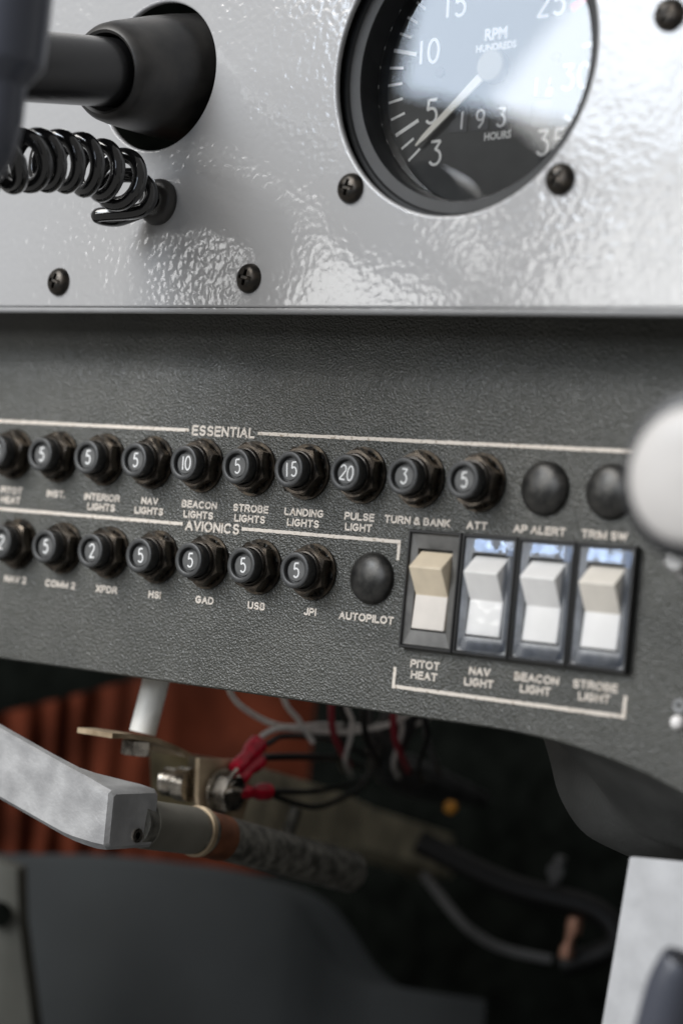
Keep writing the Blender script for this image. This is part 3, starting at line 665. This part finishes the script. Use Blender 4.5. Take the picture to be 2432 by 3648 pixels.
# crimp terminals
def terminal(a, b, label, r=2.2):
    a, b = Vector(a), Vector(b); d = (b - a); L = d.length
    tt = thing('crimp_terminal', label, 'terminal', tuple(a), 'red crimp terminals on the big bolt')
    m = axis_to(d, (0, 0, 0))
    obj('sleeve', *xform(lathe([(r * .8, 0), (r, .8), (r * .95, L * .35), (r * .82, L * .45), (r * .95, L * .6), (r * 1.15, L * .7), (r * 1.2, L * .97), (r * .9, L)], 28), m), 'crimp', tt, smooth=40)
    obj('ring_tongue', *xform(box(-2.6, 2.6, 1.0, 7.5, -.45, .45), m), 'steel', tt)
terminal((60.0, 46, -52.2), (57.0, 60, -44.2), 'dark red crimp sleeve topmost on the big bolt', 2.6)
terminal((61.5, 46.5, -55.0), (58.0, 60, -49.2), 'dark red crimp sleeve in the middle of the three on the big bolt', 2.2)
terminal((62.5, 45.5, -58.4), (60.0, 63, -58.9), 'bright red crimp sleeve lowest on the big bolt', 2.3)
def wire(pts, r, mat, label, group='wires under the panel'):
    tag(obj('wire', *tube(spline(pts, 8), r, 10), mat, smooth=70), label, 'wire', group)
wire([(56.8, 60, -43.8), (55.8, 64, -41.6), (56.3, 72, -39.7), (57, 91.5, -40.7), (63, 102.5, -39.8), (77.1, 106.9, -34), (90, 110, -20)], .95, 'wirew', 'white wire running from the topmost red crimp sleeve to the right')
wire([(56, 40, -18), (55.6, 46, -29), (54.4, 57.8, -35.1), (53.1, 75.9, -39.5), (47.7, 103.3, -39.8), (56.3, 116.2, -39.1), (74, 123.4, -35), (84, 126, -20)], .95, 'wirew', 'white wire sagging in a loop from the panel edge behind the crimp sleeves')
wire([(55.5, 66, -18), (56.2, 71.7, -30.9), (57, 78.8, -37), (58, 86, -44)], .9, 'wirew', 'short white wire hanging down beside the loop of white wire')
wire([(57, 60.5, -45.5), (56.8, 66, -44), (56.4, 72.2, -42.2), (51.3, 93.5, -43.2), (46.6, 115.3, -45.6), (42, 140, -52)], .95, 'wireb', 'black wire arching from the topmost red crimp sleeve')
wire([(57.6, 60.5, -49), (57.3, 66, -48.6), (52.9, 88.7, -49.3), (40.9, 123.7, -52.1), (34, 145, -56)], 1.2, 'wireb', 'thick black wire from the middle red crimp sleeve')
wire([(60, 62, -58.7), (58.5, 75, -59.4), (55.4, 90.9, -60.2), (42.8, 125.5, -60.9), (34, 148, -60)], .9, 'wireb', 'straight black wire from the lowest red crimp sleeve')
wire([(60, 62, -59.2), (58, 72, -61.5), (55, 84.5, -64.1), (55.3, 97.3, -65.1), (46.2, 128.1, -61.7), (36, 148, -58)], .9, 'wireb', 'sagging black wire from the lowest red crimp sleeve')
for i, (x, y, m, l) in enumerate(((64, 84, 'wirer', 'red wire hanging behind the white wire, left of the loom'), (71, 92, 'wireb', 'black wire hanging over the middle of the wire loom'), (60, 110, 'wiregrey', 'grey wire hanging behind the looped white wire'), (79, 97, 'wirer', 'dull red wire slanting into the right of the loom'), (84, 108, 'wiregrey', 'grey wire slanting down at the right end of the loom'))):
    wire([(x + 3, y, -16), (x, y + 2, -30), (x - 3, y + 8, -40), (x - 9, y + 22, -48), (x - 22, y + 44, -54)], 1.1, m, l)
for i, (x, y, m, l) in enumerate(((67, 88, 'wirew', 'thin white wire hanging left of the dull red wire'), (75, 104, 'wirew', 'thin white wire slanting across the middle of the loom'), (58, 96, 'wireb', 'black wire looping below the white wires'), (88, 100, 'wireb', 'black wire at the far right of the loom'))):
    wire([(x + 2, y, -16), (x - 1, y + 3, -30), (x - 2, y + 9, -38), (x - 12, y + 20, -50), (x - 24, y + 40, -57)], .8, m, l)
bun = []
for i in range(9):
    a = 2 * math.pi * i / 9
    pts = [(78 + 3 * math.cos(a), 112, -14 + 2 * math.sin(a)), (64 + 5 * math.cos(a), 124 + 3 * math.sin(a), -36 + 5 * math.sin(a)), (46 + 5 * math.cos(a + 1), 142, -52 + 4 * math.sin(a + 1)), (36 + 5 * math.cos(a + 2), 175, -60 + 5 * math.sin(a + 2)), (30, 230, -70)]
    bun.append(tube(spline(pts, 6), 2.3 + .5 * random.random(), 10))
lm = obj('wire_loom', *join(*bun), 'bundle', smooth=70); tag(lm, 'dark taped wire loom hanging behind the loose wires', 'wire loom')
# olive beam behind the tube
A = [(37, 50, -50), (37, 83, -54), (21, 147, -65), (4, 197, -76), (-30, 300, -95)]; B = [(42, 50, -72), (42, 83, -76), (24, 147, -83), (5, 198, -91), (-28, 300, -112)]
bv = loft([A, B, [(x - 16, y, z - 4) for x, y, z in B], [(x - 16, y, z) for x, y, z in A], A])
tag(obj('floor_beam', *bv, 'olive', smooth=20), 'dim olive-grey beam running back behind the handle tube', 'beam')
tag(obj('spring_clip', *xform(lathe([(2.2, -7), (2.2, 7)], 20), axis_to((.1, .2, 1), (44, 96, -74))), 'tube', smooth=40), 'dull metal clip standing against the dark beam', 'clip')
# moulding under the right half of the panel
E_ = [(168, 3, -22.6), (180, 3, -23), (195, 3, -24), (208, 3, -26), (222, 3, -28.6), (240, 3, -34), (262, 3, -42), (300, 3, -60)]
A_ = [(176, 45, -24), (183.8, 43.8, -33.3), (189, 43, -39.7), (198, 42.5, -46.5), (205.3, 41.9, -49.5), (217.9, 39, -50.9), (250, 36, -54), (300, 34, -66)]
B1 = [(x - 1, y + 5, z - 2.2) for x, y, z in A_]; B2 = [(x - 7, y + 11, z - 3.2) for x, y, z in A_]
B_ = [(153, 64, -22), (160, 63.4, -35.4), (165.6, 61.8, -45.7), (173.6, 61.9, -54.3), (183.6, 63.4, -58.3), (200, 63, -61), (240, 60, -63), (300, 58, -74)]
C_ = [(140, 150, -24), (150, 150, -40), (158, 150, -55), (168, 150, -64), (180, 150, -68), (200, 150, -70), (240, 150, -72), (300, 150, -84)]
rowsx = [[tuple(p) for p in spline(r, 5)] for r in (E_, [(Vector(a) * .5 + Vector(b) * .5 + Vector((0, 0, 2.5))) for a, b in zip(E_, A_)], A_, B1, B2, B_, C_)]
tag(obj('trim_moulding', *loft(rowsx), 'moulding', smooth=60), 'curved charcoal moulding behind the right end of the switch panel edge', 'moulding')
# light grey sheet, lower right
sh = [(216.0, 15, -53.0), (266, 15, -49.5), (266, 15, -150), (205.5, 15, -150), (209.5, 15, -125), (212.0, 15, -100), (214.2, 15, -75)]
n = len(sh)
tag(obj('cover_sheet', *bevelled((sh + [(x, y + 2.5, z) for x, y, z in sh], [tuple(range(n)), tuple(range(n, 2 * n))] + [(i, (i + 1) % n, n + (i + 1) % n, n + i) for i in range(n)]), .5, 2), 'felt', smooth=30), 'light grey flat cover sheet in the lower right corner', 'cover sheet')
t = thing('control_lever', 'blurred black lever in front of the light grey sheet, bottom right', 'lever', (262, -46, -110))
lp = spline([(0, 0, -30), (-1, 0, 0), (.5, .5, 22), (2.2, 1, 37), (3.5, 1, 42.5), (4.5, 1, 45)], 6)
obj('lever_arm', *tube(lp, [8.5 - 3.2 * i / len(lp) for i in range(len(lp))], 24), 'yoke', t, smooth=60)
obj('lever_tip', *xform(lathe([(.1, -5.6), (3, -4.8), (5, -2.4), (5.6, 0), (5, 2.4), (3, 4.8), (.1, 5.6)], 32), Matrix.Translation((3.5, 1, 41))), 'knobb', t, smooth=60)
# dim things deep in the footwell
tag(obj('control_cable', *tube(spline([(22, 206, -98), (36.7, 210.8, -112.7), (44.1, 216.6, -119.1), (52, 222.8, -122.6), (66, 230, -124)], 8), 1.8, 12), 'wiregrey', smooth=60), 'dim curved grey cable low in the dark footwell', 'cable')
tag(obj('pipe_fitting', *join(xform(lathe([(2.6, -3), (3.0, 0), (2.6, 3)], 24), axis_to((.1, 0, 1), (85.9, 210.6, -106.7))), xform(lathe([(1.7, -9), (1.7, 1)], 24), axis_to((.15, .05, 1), (85.2, 210.3, -109))), xform(lathe([(2.4, -2), (2.7, 0), (2.3, 2.4)], 24), axis_to((.1, 0, 1), (84.3, 209.7, -116.2)))), 'copper', smooth=40), 'small copper-coloured pipe fitting in the dark at lower right of centre', 'fitting')
tag(obj('amber_cap', *xform(lathe([(2.4, 0), (2.4, 3), (1.6, 4), (.1, 4.3)], 24), axis_to((.6, -.8, .1), (54.3, 172.4, -67.8))), 'amber', smooth=50), 'tiny amber cap glowing out of the dark behind the wires', 'cap')
tag(obj('clevis_pin', *join(xform(lathe([(2.0, -6), (2.0, 6)], 20), axis_to((.2, 0, 1), (74.7, 214, -89.7))), xform(lathe([(3, 0), (3, 1.5)], 20), axis_to((.6, -.8, 0), (75, 212, -89)))), 'wiregrey', smooth=40), 'dim grey clevis pin deep in the dark footwell', 'pin')
pl = spline([(30, 190, -84), (60, 205, -96), (90, 218, -101), (98, 220, -112), (80, 216, -122)], 6)
tag(obj('pedal_bar', *tube(pl, 4.5, 12), 'barrel', smooth=60), 'dark curved pedal bar around the copper fitting', 'pedal bar')
# red-brown cloth with folds
def cloth_pt(u, s):
    base = Vector((-175, 150, 0)).lerp(Vector((-60, 237, 0)), u); nrm = Vector((.61, -.79, 0))
    a = max(0, 1 - u * 1.5)
    fold = 4.0 * a * math.sin(u * 75 + 2 * noise.noise(Vector((u * 6, s * 2, 0)))) + 5 * noise.noise(Vector((u * 5, s * 2.5, 4)))
    top = -66 + 45 * min(1, u * 1.15)
    z = top + (-135 + 22 * u - top) * s
    p = base + nrm * (fold - 12 * s); return (p.x, p.y, z)
rows = [[cloth_pt(i / 120, j / 24) for i in range(121)] for j in range(25)]
tag(obj('red_cloth', *loft(rows), 'redfab', smooth=80), 'red-brown pleated cloth hanging behind the aluminium handle', 'cloth')
# slate trim panel, lower left
ol = [(-150, 106, -111), (-119.8, 128, -108.6), (-89.6, 151.1, -105.6), (-66.8, 168.7, -105.8), (-47.7, 183.4, -106.9), (-33.6, 194.5, -112.9), (-25.4, 201.1, -122.5), (-17, 207.9, -135.9), (-8.2, 215, -143.5), (1.6, 222.6, -145.2), (30, 244, -147)]
ol = [tuple(p) for p in spline(ol, 5)]
rowsg = [[(x + 10, y + 14, z - 3) for x, y, z in ol], [(x + 3, y + 4, z - .6) for x, y, z in ol], ol, [(x + 1.5, y - 2, z - 3) for x, y, z in ol], [(x + 6, y - 8, -200) for x, y, z in ol], [(x + 12, y - 16, -290) for x, y, z in ol]]
tag(obj('side_trim', *loft(rowsg), 'grey', smooth=60), 'smooth slate-grey trim panel filling the lower left corner', 'trim panel')
t = thing('side_post', 'blurred grey-green upright post at the lower left frame edge', 'post', (-66, 84, -290))
pv = [(-14, -8, 190), (-1, 1, 186), (1, 2.2, 168), (8.5, 7, 130), (13, 10, 60), (15, 11, 0), (-14, -8, 0)]
obj('upright', *bevelled((pv + [(x - 4, y + 9, z) for x, y, z in pv], [tuple(range(7)), tuple(range(7, 14))] + [(i, (i + 1) % 7, 7 + (i + 1) % 7, 7 + i) for i in range(7)]), .8, 2), 'post', t, smooth=30)
obj('hole', *xform(lathe([(4.5, 0), (4.5, .6)], 28), axis_to((.61, -.79, 0), (-3.2, -3.4, 170))), 'black', t)
